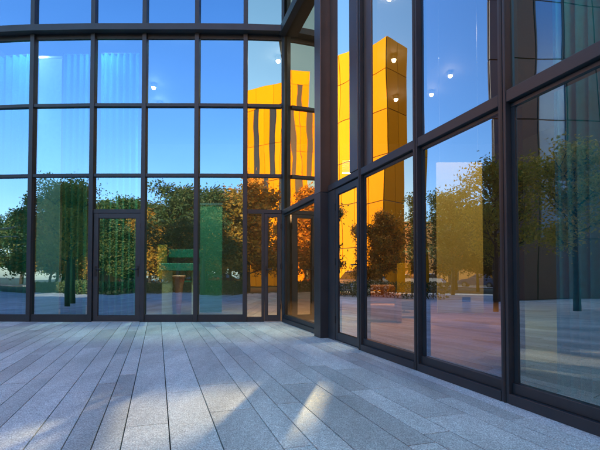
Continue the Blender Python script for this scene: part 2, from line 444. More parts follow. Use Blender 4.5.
for k, p in enumerate(RV):
    if k in (0, 1): continue
    mullion(right, p, WN, .0, H_TOP+.14, w=.085, out=.05, back=-.09)
    q = Vector(p)+WN*.051; d = WD
    mb = MB(); mb.seg(q-d*.012, q+d*.012, WN, 0, .004, .0, H_TOP+.12); mb.build('mullion_groove', M_gasket, right)
# boxed column beside the door and the broad pier above the door
P = Vector(RV[1]); mb = MB()
mb.seg(P-WD*.16, P+WD*.16, WN, -.2, .17, .0, H_DOOR-.06); mb.build('column_foot', M_frame, right, bevel=.006)
mb = MB(); mb.seg(P-WD*.155, P+WD*.155, WN, -.2, .165, H_DOOR-.055, H_TOP+.3); mb.build('column', M_bronze, right, bevel=.006)
mb = MB(); mb.seg(P+WD*.157, P+WD*.50, WN, -.1, -.02, H_DOOR+.06, H3-.1); mb.build('column_cheek', M_bronze, right, bevel=.004)
P = Vector(RV[2]); mb = MB()
mb.seg(P-WD*.34, P-WD*.052, WN, -.1, .05, H_DOOR+.057, H3-.102); mb.build('pier', M_bronze, right, bevel=.005)
mb = MB(); mb.seg(P+WD*.052, P+WD*.30, WN, -.1, -.005, H_DOOR+.057, H3-.102); mb.build('pier', M_bronze, right, bevel=.005)
reparent([o for o in bpy.data.objects if o.parent == right], right)

# the body of the building behind the glass: walls, floor, ceiling, roof
body = empty('building_shell', (2, 15, 0))
tag(body, 'grey roof, back walls and dim lobby ceiling behind the glass walls', 'building')
def shell():
    def wall(p0, p1, z0, z1, name='wall', m=M_wallc, th=.3):
        n = seg_normal(p0, p1, (0, 0)); mb = MB(); mb.seg(p0, p1, n, -th, 0, z0, z1); return mb.build(name, [m], body)
    wall(E, (E2[0], E2[1]), 0, H_ROOF, m=M_int)
    wall(E2, B2, 0, H_ROOF, m=M_int)
    # side wall on the left end
    mb = MB(); mb.box(LV[0][0]-.3, LV[0][1]+.05, 0, LV[0][0]-.06, 20, H_ROOF); mb.build('wall', M_wallc, body)
    # sun side wall; unseen openings added to throw the sun patches on the plaza
    A = Vector(B1); B = Vector(B2); d = (B-A).normalized(); n = seg_normal(B1, B2, (0, 0))
    L = (B-A).length
    h = Vector((math.sin(SUN_AZ), math.cos(SUN_AZ))); te = math.tan(SUN_EL)
    ops = []
    for (gx0, gx1, gy0, gy1, slats) in PATCHES:
        c = [(gx0, gy0), (gx1, gy0), (gx0, gy1), (gx1, gy1)]
        ss = []; zs = []
        for (x, y) in c:
            P = Vector((x, y)); den = h.x*d.y-h.y*d.x
            t = ((A.x-P.x)*d.y-(A.y-P.y)*d.x)/den
            q = P+h*t; ss.append((q-A).dot(d)); zs.append(t*te)
        ops.append((min(ss), max(ss), min(zs), max(zs), slats))
    cuts = sorted({0.0, L} | {o[0] for o in ops} | {o[1] for o in ops}); mb = MB()
    for c0, c1 in zip(cuts, cuts[1:]):
        hz = sorted((o[2], o[3]) for o in ops if o[0] <= c0+1e-6 and o[1] >= c1-1e-6); z = 0
        for (z0, z1) in hz:
            if z0 > z: mb.seg(A+d*c0, A+d*c1, n, -.2, 0, z, z0)
            z = max(z, z1)
        mb.seg(A+d*c0, A+d*c1, n, -.2, 0, z, H_ROOF)
    mb.build('wall', M_int, body)
    # deep blades added to hide the openings' bright sky, pitched along the sun
    sl_ = te/math.cos(SUN_AZ); dep = .8; th = .008
    for (s0, s1, z0, z1, sl) in ops:
        nb = int((z1-z0)/.09)
        for i in range(nb):
            zb = z0+(i+.5)*(z1-z0)/nb; xa = (A+d*s0).x; xb = (A+d*s1).x; y0 = A.y-.01; y1 = y0+dep
            lv = MB(); lv.v = [(xa, y0, zb), (xb, y0, zb), (xb, y1, zb+dep*sl_), (xa, y1, zb+dep*sl_), (xa, y0, zb+th), (xb, y0, zb+th), (xb, y1, zb+dep*sl_+th), (xa, y1, zb+dep*sl_+th)]
            lv.f = [(3, 2, 1, 0), (4, 5, 6, 7), (0, 1, 5, 4), (1, 2, 6, 5), (2, 3, 7, 6), (3, 0, 4, 7)]; lv.m = [0]*6
            lv.build('added_louvre', M_frame, body)
    foot = [LV[0]]+LV[1:-1]+[K]+RV[1:]+[E2, B2, B1]
    cen = Vector((3, 12))
    def inset(pts, a):   # pull only the glass edge inward
        out = []
        for i, p in enumerate(pts):
            P = Vector(p)
            if i < len(LV): q = P+Vector((0, a))
            elif i < len(LV)-1+len(RV): q = P-WN*a
            else: q = P
            out.append((q.x, q.y))
        return out
    i_in = inset(foot, .25)
    def slab(pts, z0, z1, name, m, parent=body):
        mb = MB(); ar = sum(pts[i][0]*pts[(i+1) % len(pts)][1]-pts[(i+1) % len(pts)][0]*pts[i][1] for i in range(len(pts)))
        p2 = pts if ar > 0 else list(reversed(pts))
        mb.prism(p2, z0, z1); return mb.build(name, m, parent)
    slab(i_in, 7.0, 7.2, 'ceiling', M_ceil)
    slab(inset(foot, -.02), H_TOP+.16, H_ROOF, 'roof', M_wallc)
    fl = slab(inset(foot, .085), -.05, .012, 'lobby_floor', M_floor, None)
    tag(fl, kind='structure')
    reparent([o for o in bpy.data.objects if o.parent == body], body)
def gpt(x, y): Y = EYE*F/(y-277); return ((x-300)/F*Y, Y)
PATCHES = []
for (x0, x1, y0, y1, sl) in ((40, 178, 396, 470, .0), (180, 302, 388, 438, .2)):
    a = gpt(x0, (y0+y1)/2); b = gpt(x1, (y0+y1)/2); PATCHES.append((a[0], b[0], gpt(0, y1)[1], gpt(0, y0)[1], sl))
# lobby floor: warm timber-look tiles
M_floor = gmat('lobby_floor', (.20, .105, .045), (.26, .14, .065), 1.2, rough=.35, bump=.03, bscale=60)
shell()

# ------------------------------------------------------------------ lobby contents
def curtain(name, p0, p1, z0, z1, m, label, folds=6, amp=.08, group=None, track=True):
    A = Vector(p0); B = Vector(p1); d = (B-A); L = d.length; d.normalize(); N = Vector((-d.y, d.x))
    root = empty(name, (A.x, A.y, 0)); tag(root, label, 'curtain', group)
    n = folds*10; rows = 8; v = []; f = []
    rnd = random.Random(hash(label) % 1000 if False else len(label)*7)
    ph = [rnd.uniform(-.6, .6) for _ in range(folds+1)]
    for j in range(rows+1):
        tz = j/rows
        for i in range(n+1):
            t = i/n; a = amp*(1-.35*tz)*math.sin(2*math.pi*folds*t+ph[min(int(t*folds), folds)]*tz*.3)+.012*math.sin(9*t+4*tz)
            p = d*(L*t)+N*a; v.append((p.x, p.y, z0+(z1-z0)*tz))
    for j in range(rows):
        for i in range(n): q = j*(n+1)+i; f.append((q, q+1, q+n+2, q+n+1))
    me = bpy.data.meshes.new('cloth'); me.from_pydata(v, [], f); me.materials.append(m)
    for p in me.polygons: p.use_smooth = True
    o = bpy.data.objects.new('cloth', me); C.objects.link(o); o.parent = root
    s = o.modifiers.new('thick', 'SOLIDIFY'); s.thickness = .004
    if track:
        mb = MB(); mb.tube([(0, 0, z1+.01), (d.x*L, d.y*L, z1+.01)], .018); mb.build('track', M_alu, root)
    return root
M_cgreen = mat('green_cloth', (.05, .30, .19), .85, noise_amt=.1, nscale=30)
M_cpale = mat('pale_blue_cloth', (.50, .72, .66), .85, noise_amt=.05, nscale=10)
M_cteal = mat('teal_cloth', (.03, .42, .52), .85, noise_amt=.1, nscale=20)
def P(x, y): return px(x, y)
curtain('curtain', P(-30, 11.5), P(27, 11.3), .03, 6.7, M_cgreen, 'gathered green curtain at the far left edge of the picture', 8)
curtain('curtain', P(61, 11.3), P(86, 11.3), .03, 6.7, M_cgreen, 'gathered green curtain just left of the single left door', 4)
curtain('curtain', P(99, 11.25), P(137, 11.25), .03, 6.7, M_cgreen, 'gathered green curtain hanging behind the single left door', 6)
def flat_panel(name, x0, x1, y, z0, z1, m, label, cat):
    root = empty(name, ((x0+x1)/2/1, y, 0)); tag(root, label, cat)
    w = (x1-x0)/2
    mb = MB(); mb.box(-w, -.006, z0, w, .006, z1); mb.build('fabric', m, root, bevel=.002)
    mb = MB(); mb.box(-w-.01, -.02, z1+.002, w+.01, .02, z1+.06); mb.build('head_rail', M_alu, root)
    mb = MB(); mb.box(-w, -.015, z0-.03, w, .015, z0-.002); mb.build('bottom_bar', M_alu, root)
    return root
a = P(36, 11.5)[0]; b = P(59, 11.5)[0]
flat_panel('blind', a, b, 11.5, .08, 6.7, M_cpale, 'pale aqua flat panel blind between the two leftmost green curtains', 'blind')
a = P(200, 12.2)[0]; b = P(222, 12.2)[0]
flat_panel('blind', a, b, 12.2, .10, 3.0, mat('mint_cloth', (.06, .22, .14), .85, noise_amt=.05), 'green flat panel blind hanging right of the bar counter', 'blind')
# teal curtains behind the nearest pane
def RP(x, off, yy=None):      # a point seen at column x, off metres behind the right facade
    u = (x-300)/F; y = (2.966+off/.9535)/(u+.3162); return (u*y, y)
curtain('curtain', RP(556, .35), RP(640, .35), .03, 6.7, M_cteal, 'teal gathered curtain at the right edge of the picture', 7, .06)
mb_c = curtain('curtain', RP(660, .35), RP(800, .35), .03, 6.7, M_cteal, 'teal gathered curtain outside the right edge of the picture', 8, .06)

def counter():
    x0, y = P(163, 12.6)[0], 12.6
    root = empty('bar_counter', (x0, y, 0)); tag(root, 'turquoise topped bar counter on a cream pedestal behind the left facade', 'counter')
    tq = mat('turquoise_laminate', (.06, .33, .26), .4, noise_amt=.05)
    cr = mat('cream_laminate', (.70, .60, .40), .5, noise_amt=.05)
    mb = MB(); mb.box(-.02, -.3, 1.22, 1.0, .3, 1.42); mb.build('counter_top', tq, root, bevel=.01)
    mb = MB(); mb.box(.03, -.2, .02, .33, .2, 1.218); mb.build('pedestal', cr, root, bevel=.008)
    mb = MB(); mb.box(.85, -.2, .02, .95, .2, 1.218); mb.build('support_panel', cr, root, bevel=.008)
    return root
counter()
def stool():
    x0, y = P(179, 12.3)[0], 12.3
    root = empty('bar_stool', (x0, y, 0)); tag(root, 'salmon bar stool with a tapered foot in front of the turquoise counter', 'stool')
    sm = mat('salmon_plastic', (.60, .24, .16), .5)
    mb = MB(); mb.lathe((0, 0, 0), [(.05, .02), (.07, .3), (.11, .75), (.15, .98), (.15, 1.0)], 20); mb.build('tapered_foot', sm, root, smooth=True)
    mb = MB(); mb.lathe((0, 0, 0), [(.15, 1.002), (.18, 1.03), (.18, 1.09), (.13, 1.1)], 20); mb.build('seat', sm, root, smooth=True)
stool()
def shelf():
    x0, y = P(170, 13.4)[0], 13.4
    root = empty('shelf_unit', (x0, y, 0)); tag(root, 'tall open shelf unit with turquoise shelves and dark bottles behind the counter', 'shelf')
    tq = mat('aqua_board', (.05, .26, .20), .4)
    mb = MB(); mb.box(0, -.15, 1.62, 1.1, .15, 1.86); mb.build('shelf', tq, root, bevel=.008)
    mb = MB(); mb.box(0, -.15, .9, 1.1, .15, .94); mb.build('shelf', tq, root)
    for x in (-.04, 1.1):
        mb = MB(); mb.box(x, -.17, .02, x+.04, .17, 2.1); mb.build('upright', M_frame, root)
    mb = MB(); mb.box(-.35, -.1, 1.0, -.06, .1, 2.0); mb.build('side_panel', mat('yellow_board', (.55, .42, .10), .6), root, bevel=.005)
    gm = mat('dark_bottle_glass', (.05, .08, .05), .1)
    for k in range(6):
        b = MB(); x = x0+.12+k*.17; b.lathe((x, y, .941), [(.035, 0), (.035, .17), (.014, .22), (.013, .29)], 12)
        tag(b.build('bottle', [gm], None, smooth=True), 'dark glass bottle on the shelf behind the turquoise counter', 'bottle', 'bottles on the lobby shelf')
shelf()

def board():
    u0, u1 = (437-300)/F, (483-300)/F; y = 9.6
    x0, x1 = u0*y, u1*y
    root = empty('display_board', ((x0+x1)/2, y, 0)); tag(root, 'tall pale yellow display board hanging behind the second widest right pane', 'display board')
    w = (x1-x0)/2
    mb = MB(); mb.box(-w, -.02, .28, w, .02, 3.5); mb.build('panel', mat('pale_yellow_board', (.75, .66, .20), .7, noise_amt=.04, nscale=2), root, bevel=.004)
    for s in (-1, 1):
        mb = MB(); mb.tube([(s*(w-.08), 0, 3.501), (s*(w-.08), 0, 7.0)], .004, 6); mb.build('hanging_cable', M_alu, root)
    mb = MB(); mb.box(.03, -.05, .52, .2, -.022, .62); mb.build('socket_box', M_black, root, bevel=.004)
board()
def armchair():
    x, y = P(380, 10.6)
    root = empty('armchair', (x, y, 0), R(-12)); tag(root, 'brown leather block armchair behind the pane right of the corner door', 'armchair')
    br = mat('brown_leather', (.32, .11, .035), .45, noise_amt=.15, nscale=6, bump=.15, bscale=90)
    mb = MB(); mb.box(-.36, -.3, .05, .36, .35, .42); mb.build('seat', br, root, bevel=.04)
    for s in (-1, 1):
        mb = MB(); mb.box(s*.42-.07, -.34, .03, s*.42+.07, .36, .66); mb.build('armrest', br, root, bevel=.035)
    mb = MB(); mb.box(-.34, .22, .425, .34, .4, .86); mb.build('backrest', br, root, bevel=.05)
armchair()
def bench():
    x, y = P(403, 11.6)
    root = empty('low_bench', (x, y, 0)); tag(root, 'dark low padded bench to the right of the brown armchair', 'bench')
    dk = mat('dark_brown_cloth', (.07, .03, .018), .8)
    mb = MB(); mb.box(-.35, -.3, .22, .45, .3, .46); mb.build('seat', dk, root, bevel=.04)
    for sx in (-.3, .4):
        for sy in (-.25, .25):
            mb = MB(); mb.box(sx-.02, sy-.02, .012, sx+.02, sy+.02, .218); mb.build('leg', M_black, root)
bench()
def ypanel():
    x, y = P(404, 13.2)
    root = empty('notice_stand', (x, y, 0)); tag(root, 'small bright yellow notice stand behind the dark low bench', 'notice stand')
    mb = MB(); mb.box(-.2, -.02, .55, .2, .02, 1.45); mb.build('panel', mat('bright_yellow_board', (.85, .60, .05), .6), root, bevel=.004)
    mb = MB(); mb.box(-.02, -.01, .04, .02, .01, .548); mb.lathe((0, 0, .012), [(.17, 0), (.17, .02), (.03, .028)], 16); mb.build('stand', M_frame, root)
ypanel()

# downlights
M_lens = mat('lamp_lens', (1, .95, .85), .3, emit=60)
def downlight(x, y, label, r=.09, power=220, spot=95, z=7.0, drop=.12, link=True):
    root = empty('ceiling_light', (x, y, z)); tag(root, label, 'ceiling light', 'round downlights in the lobby ceiling')
    mb = MB(); mb.lathe((0, 0, 0), [(r*.9, -drop), (r, -drop+.01), (r, -.002)], 20); mb.build('housing', M_alu, root, smooth=False)
    mb = MB(); mb.lathe((0, 0, -drop), [(.01, -.075), (r*.5, -.06), (r*.85, -.02), (r*.88, -.001)], 16); mb.build('lens', M_lens, root, smooth=True)
    ld = bpy.data.lights.new('lamp', 'SPOT'); ld.energy = power; ld.color = (1, .86, .66); ld.shadow_soft_size = .1; ld.spot_size = R(spot); ld.spot_blend = .6
    lo = bpy.data.objects.new('bulb', ld); C.objects.link(lo); lo.parent = root; lo.location = (0, 0, -drop-.12)
def lp(x, y, z=6.8): Y = (z-EYE)*F/(277-y); return ((x-300)/F*Y, Y)
for (x, y, lb) in ((152, 88, 'ceiling light upper of the left pair, seen behind the middle left panes'),
                   (158, 106, 'ceiling light lower of the left pair, seen behind the middle left panes'),
                   (278, 61, 'single ceiling light seen just left of the glass corner'),
                   (395, 60, 'upper ceiling light seen over the dark building edge right of the pier'),
                   (397, 100, 'lower ceiling light seen over the dark building edge right of the pier'),
                   (433, 95, 'lower left ceiling light in the blue tall pane'),
                   (452, 76, 'upper right ceiling light in the blue tall pane')):
    X, Y = lp(x, y); downlight(X, Y, lb, r=.075 if y > 90 else .065)

for (X, Y, pw_, lb) in ((-7.0, 10.9, 25, 'added fill lamp hidden by the ledge above the far left curtain'), (-4.9, 10.82, 30, 'added fill lamp hidden by the ledge above the left door'),
                   (-3.0, 10.82, 240, 'added fill lamp hidden by the ledge above the turquoise counter'), (-1.9, 10.82, 180, 'added fill lamp hidden by the ledge above the green panel blind'),
                   (3.1, 8.7, 480, 'added fill lamp above the frame over the yellow display board'), (1.9, 9.4, 200, 'added fill lamp above the frame over the brown armchair'),
                   (2.12, 3.1, 450, 'added fill lamp above the frame over the teal curtain')):
    downlight(X, Y, lb, r=.07, drop=.01, z=6.99, power=pw_, spot=62)  # lamps added out of view to brighten the lobby things below them

# ------------------------------------------------------------------ yellow clad office blocks
def panel_mat(name, col, pw, ph, rough=.5):
    """flat metal cassette cladding: joints come from real grooves, slight panel-to-panel tone"""
    m = mat(name, col, rough); n, l = m.node_tree.nodes, m.node_tree.links; p = n['Principled BSDF']
    at = n.new('ShaderNodeNewGeometry')
    mr = n.new('ShaderNodeMapRange'); mr.inputs['To Min'].default_value = .88; mr.inputs['To Max'].default_value = 1.1
    l.new(at.outputs['Random Per Island'], mr.inputs['Value'])
    sc = n.new('ShaderNodeVectorMath'); sc.operation = 'SCALE'; sc.inputs[0].default_value = col
    l.new(mr.outputs[0], sc.inputs['Scale']); l.new(sc.outputs[0], p.inputs['Base Color'])
    return m
M_yel = panel_mat('ochre_cladding', (.82, .33, .004), 1, 1, .8); M_yel.node_tree.nodes['Principled BSDF'].inputs['Specular IOR Level'].default_value = .05
M_brn = panel_mat('brown_cladding', (.085, .062, .058), 1, 1)
M_win = mat('dark_window_glass', (.03, .03, .035), .08, spec=.8)
M_winb = mat('sky_tint_window_glass', (.10, .30, .62), .3, metal=.5)  # blue of the reflected sky put into the base colour
def clad_block(name, label, cat, pts, H, mcl, cell_w, cell_h, win=None, slot=1.0, gutter=M_black, wm=M_win, top_band=2.2):
    """pts: CCW footprint; each side is clad with separate panels standing proud of a dark core.
    win(side, col, row, ncol, nrow) -> True for a window in that cell"""
    root = empty(name, (pts[0][0], pts[0][1], 0)); tag(root, label, cat)
    core = MB(); core.prism(pts, 0, H-.05); core.build('core_wall', gutter, root)
    panels = MB()
    for s in range(len(pts)):
        A = Vector(pts[s]); B = Vector(pts[(s+1) % len(pts)]); L = (B-A).length; d = (B-A)/L; N = Vector((d.y, -d.x))
        nc = max(1, round(L/cell_w)); w = L/nc
        zs = [0]
        while zs[-1] < H-top_band-cell_h*.6: zs.append(zs[-1]+cell_h)
        zs[-1] = H-top_band; zs.append(H)
        for r in range(len(zs)-1):
            for c in range(nc):
                g = .028; p, q = A+d*(c*w+g), A+d*((c+1)*w-g)
                if win and win(s, c, r, nc, len(zs)-1):
                    if slot < 1:
                        mid = (p+q)/2; e0 = mid-(q-p)*slot/2; e1 = mid+(q-p)*slot/2
                        panels.seg(p, e0-d*.01, N, .0, .06, zs[r]+g, zs[r+1]-g); panels.seg(e1+d*.01, q, N, .0, .06, zs[r]+g, zs[r+1]-g); p, q = e0, e1
                    wb = MB(); wb.seg(p, q, N, .0, .012, zs[r]+g, zs[r+1]-g)
                    wo = wb.build('window', wm, root)
                    fr = MB(); fr.seg(p, p+d*.06, N, .014, .05, zs[r]+g, zs[r+1]-g); fr.seg(q-d*.06, q, N, .014, .05, zs[r]+g, zs[r+1]-g)
                    fr.build('frame', M_frame, wo)
                else:
                    panels.seg(p, q, N, .0, .06, zs[r]+g, zs[r+1]-g)
    panels.build('cladding', mcl, root)
    cap = MB(); cap.prism([tuple(Vector(p)) for p in pts], H-.049, H+.02); cap.build('roof', M_wallc, root)
    reparent([o for o in bpy.data.objects if o.parent == root], root)
    return root
def rot_rect(o, d, L, W):
    d = Vector(d).normalized(); n = Vector((-d.y, d.x)); o = Vector(o)
    return [tuple(p) for p in (o, o+d*L, o+d*L+n*W, o+n*W)]
# mirrored in the pane left of the corner: stands behind the viewer to the right
o1 = Vector((14.0, -17.0)); d1 = (Vector((-4.2, -36.5))-o1)
pts = rot_rect(o1, d1, d1.length, 11)
ar = sum(pts[i][0]*pts[(i+1) % 4][1]-pts[(i+1) % 4][0]*pts[i][1] for i in range(4))
def w1(s, c, r, nc, nr): return 0 < r < nr-1
clad_block('office_block', 'golden office block with slot windows mirrored left of the glass corner', 'building',
           pts if ar > 0 else list(reversed(pts)), 21.0, M_yel, 2.1, 3.7, w1, slot=.36)
# mirrored in the tall pane right of the door: stands to the left beyond the wing
Kp = Vector((-22.5, 12.7)); dl = Vector((-.34, .92)).normalized(); ds = Vector((-.92, -.34)).normalized()
pts = [tuple(Kp), tuple(Kp+dl*24), tuple(Kp+dl*24+ds*9), tuple(Kp+ds*2.6)]
clad_block('office_block', 'golden office block with a shaded end wall mirrored right of the pier', 'building',
           pts, 17.4, M_yel, 1.6, 3.1, lambda s, c, r, nc, nr: s == 0 and c % 5 == 4 and r in (1, 2, 3), slot=.5)
# dark block mirrored in the nearest pane
Q0 = Vector((-14.6, 6.0)); dq = Vector((-.64, -.77)).normalized()
pts = [tuple(Q0), tuple(Q0+Vector((-dq.y*-1, dq.x*-1))*0), ]
nq = Vector((dq.y, -dq.x))      # away from the plaza
if nq.x > 0: nq = -nq
pts = [tuple(Q0), tuple(Q0+Vector((-9, -2.2))), tuple(Q0+Vector((-8, -2))+dq*20), tuple(Q0+dq*20)]
clad_block('office_block', 'dark brown office block with a sky-coloured window strip mirrored in the nearest pane', 'building',
           pts, 21.0, M_brn, 1.55, 2.6, lambda s, c, r, nc, nr: s == 3 and c == nc-2 and r > 0, wm=M_winb)
clad_block('office_block', 'low grey office block added behind the straight-on glass wing to shade the plaza', 'building',
           [(-17.5, 26), (-4, 26), (-4, 34), (-17.5, 34)], 10.0, M_brn, 1.8, 3.2, lambda s, c, r, nc, nr: c % 2 == 1 and r < nr-1)  # unseen block added to keep low sun off the far plaza
clad_block('office_tower', 'tall golden office tower with slot windows mirrored in the narrow pane right of the corner', 'building',
           [(-10.9, -50), (2.0, -50), (2.0, -40), (-10.9, -40)], 30.0, M_yel, 2.1, 3.7, w1, slot=.36)
# low warm buildings far off
for (x, y, w, d_, h, lb) in ((-72, 6, 9, 16, 9.5, 'long low orange apartment house beyond the left road'),
                             (-74, 26, 10, 15, 12, 'taller orange apartment house beyond the left road'),
                             (-14, -62, 14, 9, 9, 'orange low block far behind the viewer across the street'),
                             (-46, -66, 16, 9, 8, 'orange low block at the far end of the street')):
    pts = [(x, y), (x+w, y), (x+w, y+d_), (x, y+d_)]
    clad_block('apartment_house', lb, 'building', pts, h, M_yel if False else mat('orange_render', (.62, .27, .06), .8), 1.6, 3.0,
               lambda s, c, r, nc, nr: c % 3 == 1 and r < nr-1, top_band=1.0)

# ------------------------------------------------------------------ trees
def leaf_mat(name, ramp):
    m = bpy.data.materials.new(name); m.use_nodes = True
    n, l = m.node_tree.nodes, m.node_tree.links; p = n['Principled BSDF']
    g = n.new('ShaderNodeNewGeometry'); r = n.new('ShaderNodeValToRGB'); r.color_ramp.interpolation = 'LINEAR'
    els = r.color_ramp.elements
    els[0].position = 0; els[0].color = (*ramp[0], 1); els[1].position = 1; els[1].color = (*ramp[-1], 1)
    for k, c in enumerate(ramp[1:-1]): e = els.new((k+1)/(len(ramp)-1)); e.color = (*c, 1)
    l.new(g.outputs['Random Per Island'], r.inputs['Fac']); l.new(r.outputs[0], p.inputs['Base Color'])
    p.inputs['Roughness'].default_value = .6
    tr = n.new('ShaderNodeBsdfTranslucent'); l.new(r.outputs[0], tr.inputs['Color'])
    mx = n.new('ShaderNodeMixShader'); mx.inputs[0].default_value = .25
    l.new(p.outputs[0], mx.inputs[1]); l.new(tr.outputs[0], mx.inputs[2]); l.new(mx.outputs[0], n['Material Output'].inputs['Surface'])
    return m
L_green = leaf_mat('green_leaves', [(.03, .07, .02), (.05, .10, .02), (.10, .13, .025), (.18, .16, .03)])
L_autumn = leaf_mat('autumn_leaves', [(.12, .10, .02), (.42, .25, .02), (.66, .33, .02), (.55, .20, .02)])
L_yellow = leaf_mat('yellow_leaves', [(.26, .25, .02), (.48, .38, .03), (.62, .45, .03)])
M_bark = mat('bark', (.07, .05, .035), .9, noise_amt=.3, nscale=12)
def tree_mesh(seed, H, crown_w, clear, lm, nleaf=5200, size=.13, sparse=1.0):
    rnd = random.Random(seed); t = MB(); tips = []
    def grow(p, d, L, r, lev):
        pts = [p]; q = p; dd = d
        for k in range(4):
            dd = (dd+Vector((rnd.uniform(-1, 1), rnd.uniform(-1, 1), rnd.uniform(-.3, .6)))*.16).normalized(); q = q+dd*L/4; pts.append(q)
        t.tube(pts, [r*(1-.5*k/4) for k in range(5)], 6 if lev < 2 else 4, cap=False)
        if lev >= 1: tips.append((pts[2], lev)); tips.append((pts[3], lev))
        tips.append((pts[4], lev))
        if lev < 3:
            for k in range(3 if lev else 0):
                b = pts[1+k] if lev else pts[4]
                az = rnd.uniform(0, 6.28); out = Vector((math.cos(az), math.sin(az), rnd.uniform(.1, .7)))
                grow(b, (out+dd*.5).normalized(), L*rnd.uniform(.5, .72), r*.5, lev+1)
    # leader
    top = Vector((rnd.uniform(-.3, .3), rnd.uniform(-.3, .3), H*.86))
    pts = [Vector((0, 0, 0)), Vector((rnd.uniform(-.05, .05), 0, clear)), top*.62, top]
    t.tube(pts, [H*.022, H*.017, H*.010, H*.004], 8)
    nb = 11
    for k in range(nb):
        z = clear+(H*.88-clear)*(k+.3)/nb
        base = Vector((0, 0, z)); az = k*2.4+rnd.uniform(-.4, .4)
        wz = math.sin(math.pi*min(1, .25+.75*((z-clear)/(H-clear))**.8))
        d = Vector((math.cos(az), math.sin(az), .25+.6*(z/H)))
        grow(base, d.normalized(), crown_w*.5*(.55+.5*wz)*rnd.uniform(.7, 1.1)*.8, H*.007, 1)
    tips.append((top, 2))
    lf = MB()
    n_per = max(1, int(nleaf/len(tips)))
    for (p, lev) in tips:
        if rnd.random() > sparse: continue
        sg = (.20 if lev >= 2 else .3)*crown_w/3.2
        for _ in range(n_per):
            c = p+Vector((rnd.gauss(0, sg), rnd.gauss(0, sg), rnd.gauss(0, sg*.75)))
            if c.z < clear*.8: continue
            a = Vector((rnd.gauss(0, 1), rnd.gauss(0, 1), rnd.gauss(0, .6))).normalized(); b = a.cross(Vector((rnd.gauss(0, 1), rnd.gauss(0, 1), rnd.gauss(0, 1)))).normalized()
            s = size*rnd.uniform(.6, 1.3)
            lf.poly([c-a*s, c+b*s*.45, c+a*s, c-b*s*.45])
    return t, lf
def make_tree(name, seed, H, W, clear, lm, nleaf, size, sparse=1.0):
    root = empty(name)
    t, lf = tree_mesh(seed, H, W, clear, lm, nleaf, size, sparse)
    t.build('trunk', M_bark, root, smooth=True); lf.build('crown', lm, root)
    return root
protos = {
 'g': make_tree('leafy_tree', 3, 8.0, 5.6, 1.2, L_green, 15000, .15),
 'h': make_tree('leafy_tree', 5, 7.0, 5.4, 1.0, L_autumn, 15000, .14),
 'y': make_tree('young_tree', 9, 4.8, 3.2, 1.7, L_yellow, 11000, .06, .9),
 'd': make_tree('leafy_tree', 14, 9.5, 6.4, 2.0, L_green, 12000, .14, .85)}
TREES = [  # kind, x, y, scale, label
 ('y', -9.4, 3.4, 1.0, 'young yellow-leaved tree nearest the dark brown block'),
 ('y', -8.6, 5.2, .93, 'young yellow-leaved tree just left of its twin'),
 ('d', -7.2, -6.5, .72, 'tall dark green tree at the plaza edge behind the viewer'),
 ('h', 2.2, -10.5, 1.12, 'big orange tree in front of the golden slot-window block'),
 ('h', 5.6, -12.5, .66, 'orange autumn tree at the foot of the golden slot-window block'),
 ('h', -8.5, -17, .98, 'largest orange autumn tree in the middle of the row behind the viewer'),
 ('h', -12.6, -18, .78, 'orange bushy tree left of the orange middle tree'),
 ('h', -4.2, -20, .78, 'small orange tree right of the middle tree'),
 ('g', -15.5, -14, .72, 'green bushy tree on the lawn left of the row'),
 ('h', -19.5, -12, .80, 'orange tree on the lawn near the dark block'),
 ('g', -22.5, -18, .90, 'green tree at the far left of the lawn'),
 ('h', -27, -14, .95, 'wide orange tree at the outer left lawn'),
 ('g', -31, -20, 1.0, 'wide green tree at the outer left lawn'),
 ('g', -17, -24, .98, 'green tree beside the street behind the row'),
 ('h', -23.5, -25, 1.0, 'orange tree beside the street behind the row'),
 ('g', -10, -25.5, .85, 'second green tree beside the street behind the row'),
 ('g', -1.5, -24, .75, 'green tree beside the street near the golden block'),
 ('h', -5.4, -8.6, .95, 'orange autumn tree at the hedge left of the big one'),
 ('h', 0.0, -17, .62, 'small orange tree left of the golden slot-window block'),
 ('g', -36, -26, 1.1, 'large green tree at the street corner'),
 ('h', -17.6, 11.5, .62, 'orange tree at the near end of the parking bay'),
 ('g', -16.0, 14.6, .62, 'green tree in the middle of the parking bay edge'),
 ('h', -17.5, 17.2, .75, 'orange tree at the far end of the parking bay'),
 ('d', -21.0, 9.3, .66, 'dark loose tree between the golden and brown blocks'),
 ('h', -33, 11.5, .95, 'orange tree near the left road'),
 ('g', -37, 8, .95, 'green tree near the left road'),
 ('g', -29, 9.0, .75, 'green tree left of the golden end wall'),
 ('h', -38, 31, 1.0, 'large orange tree near the left road'),
]
rt = random.Random(5)
SIDE = ['first', 'second', 'third', 'fourth', 'fifth', 'sixth', 'seventh', 'eighth', 'ninth', 'tenth', 'eleventh', 'twelfth', 'thirteenth']
for k in range(13): TREES.append((rt.choice('ghg'), -62+k*5.4+rt.uniform(-1, 1), -45+rt.uniform(-2, 2), rt.uniform(1.05, 1.35), SIDE[k]+' tree from the left in the row beyond the street'))
for k in range(7): TREES.append((rt.choice('ghh'), -61+rt.uniform(-1, 1), -22+k*5.5, rt.uniform(.7, .95), SIDE[k]+' tree from the street corner in the row beyond the left road'))
for k in range(3): TREES.append((rt.choice('gh'), -9-k*4.6, -13+rt.uniform(-1, 1)-k*.4, rt.uniform(.5, .62), SIDE[k]+' small tree along the plaza hedge counted from the golden block'))
used = set()
for i, (k, x, y, s, lb) in enumerate(TREES):
    o = protos[k] if k not in used else copy_tree(protos[k]); used.add(k)
    if y < -10.6: s *= 1.14
    o.location = (x, y, -.03); o.scale = (s, s, s); o.rotation_euler = (0, 0, i*1.9 % 6.28)
    tag(o, lb, 'tree', 'trees round the plaza')

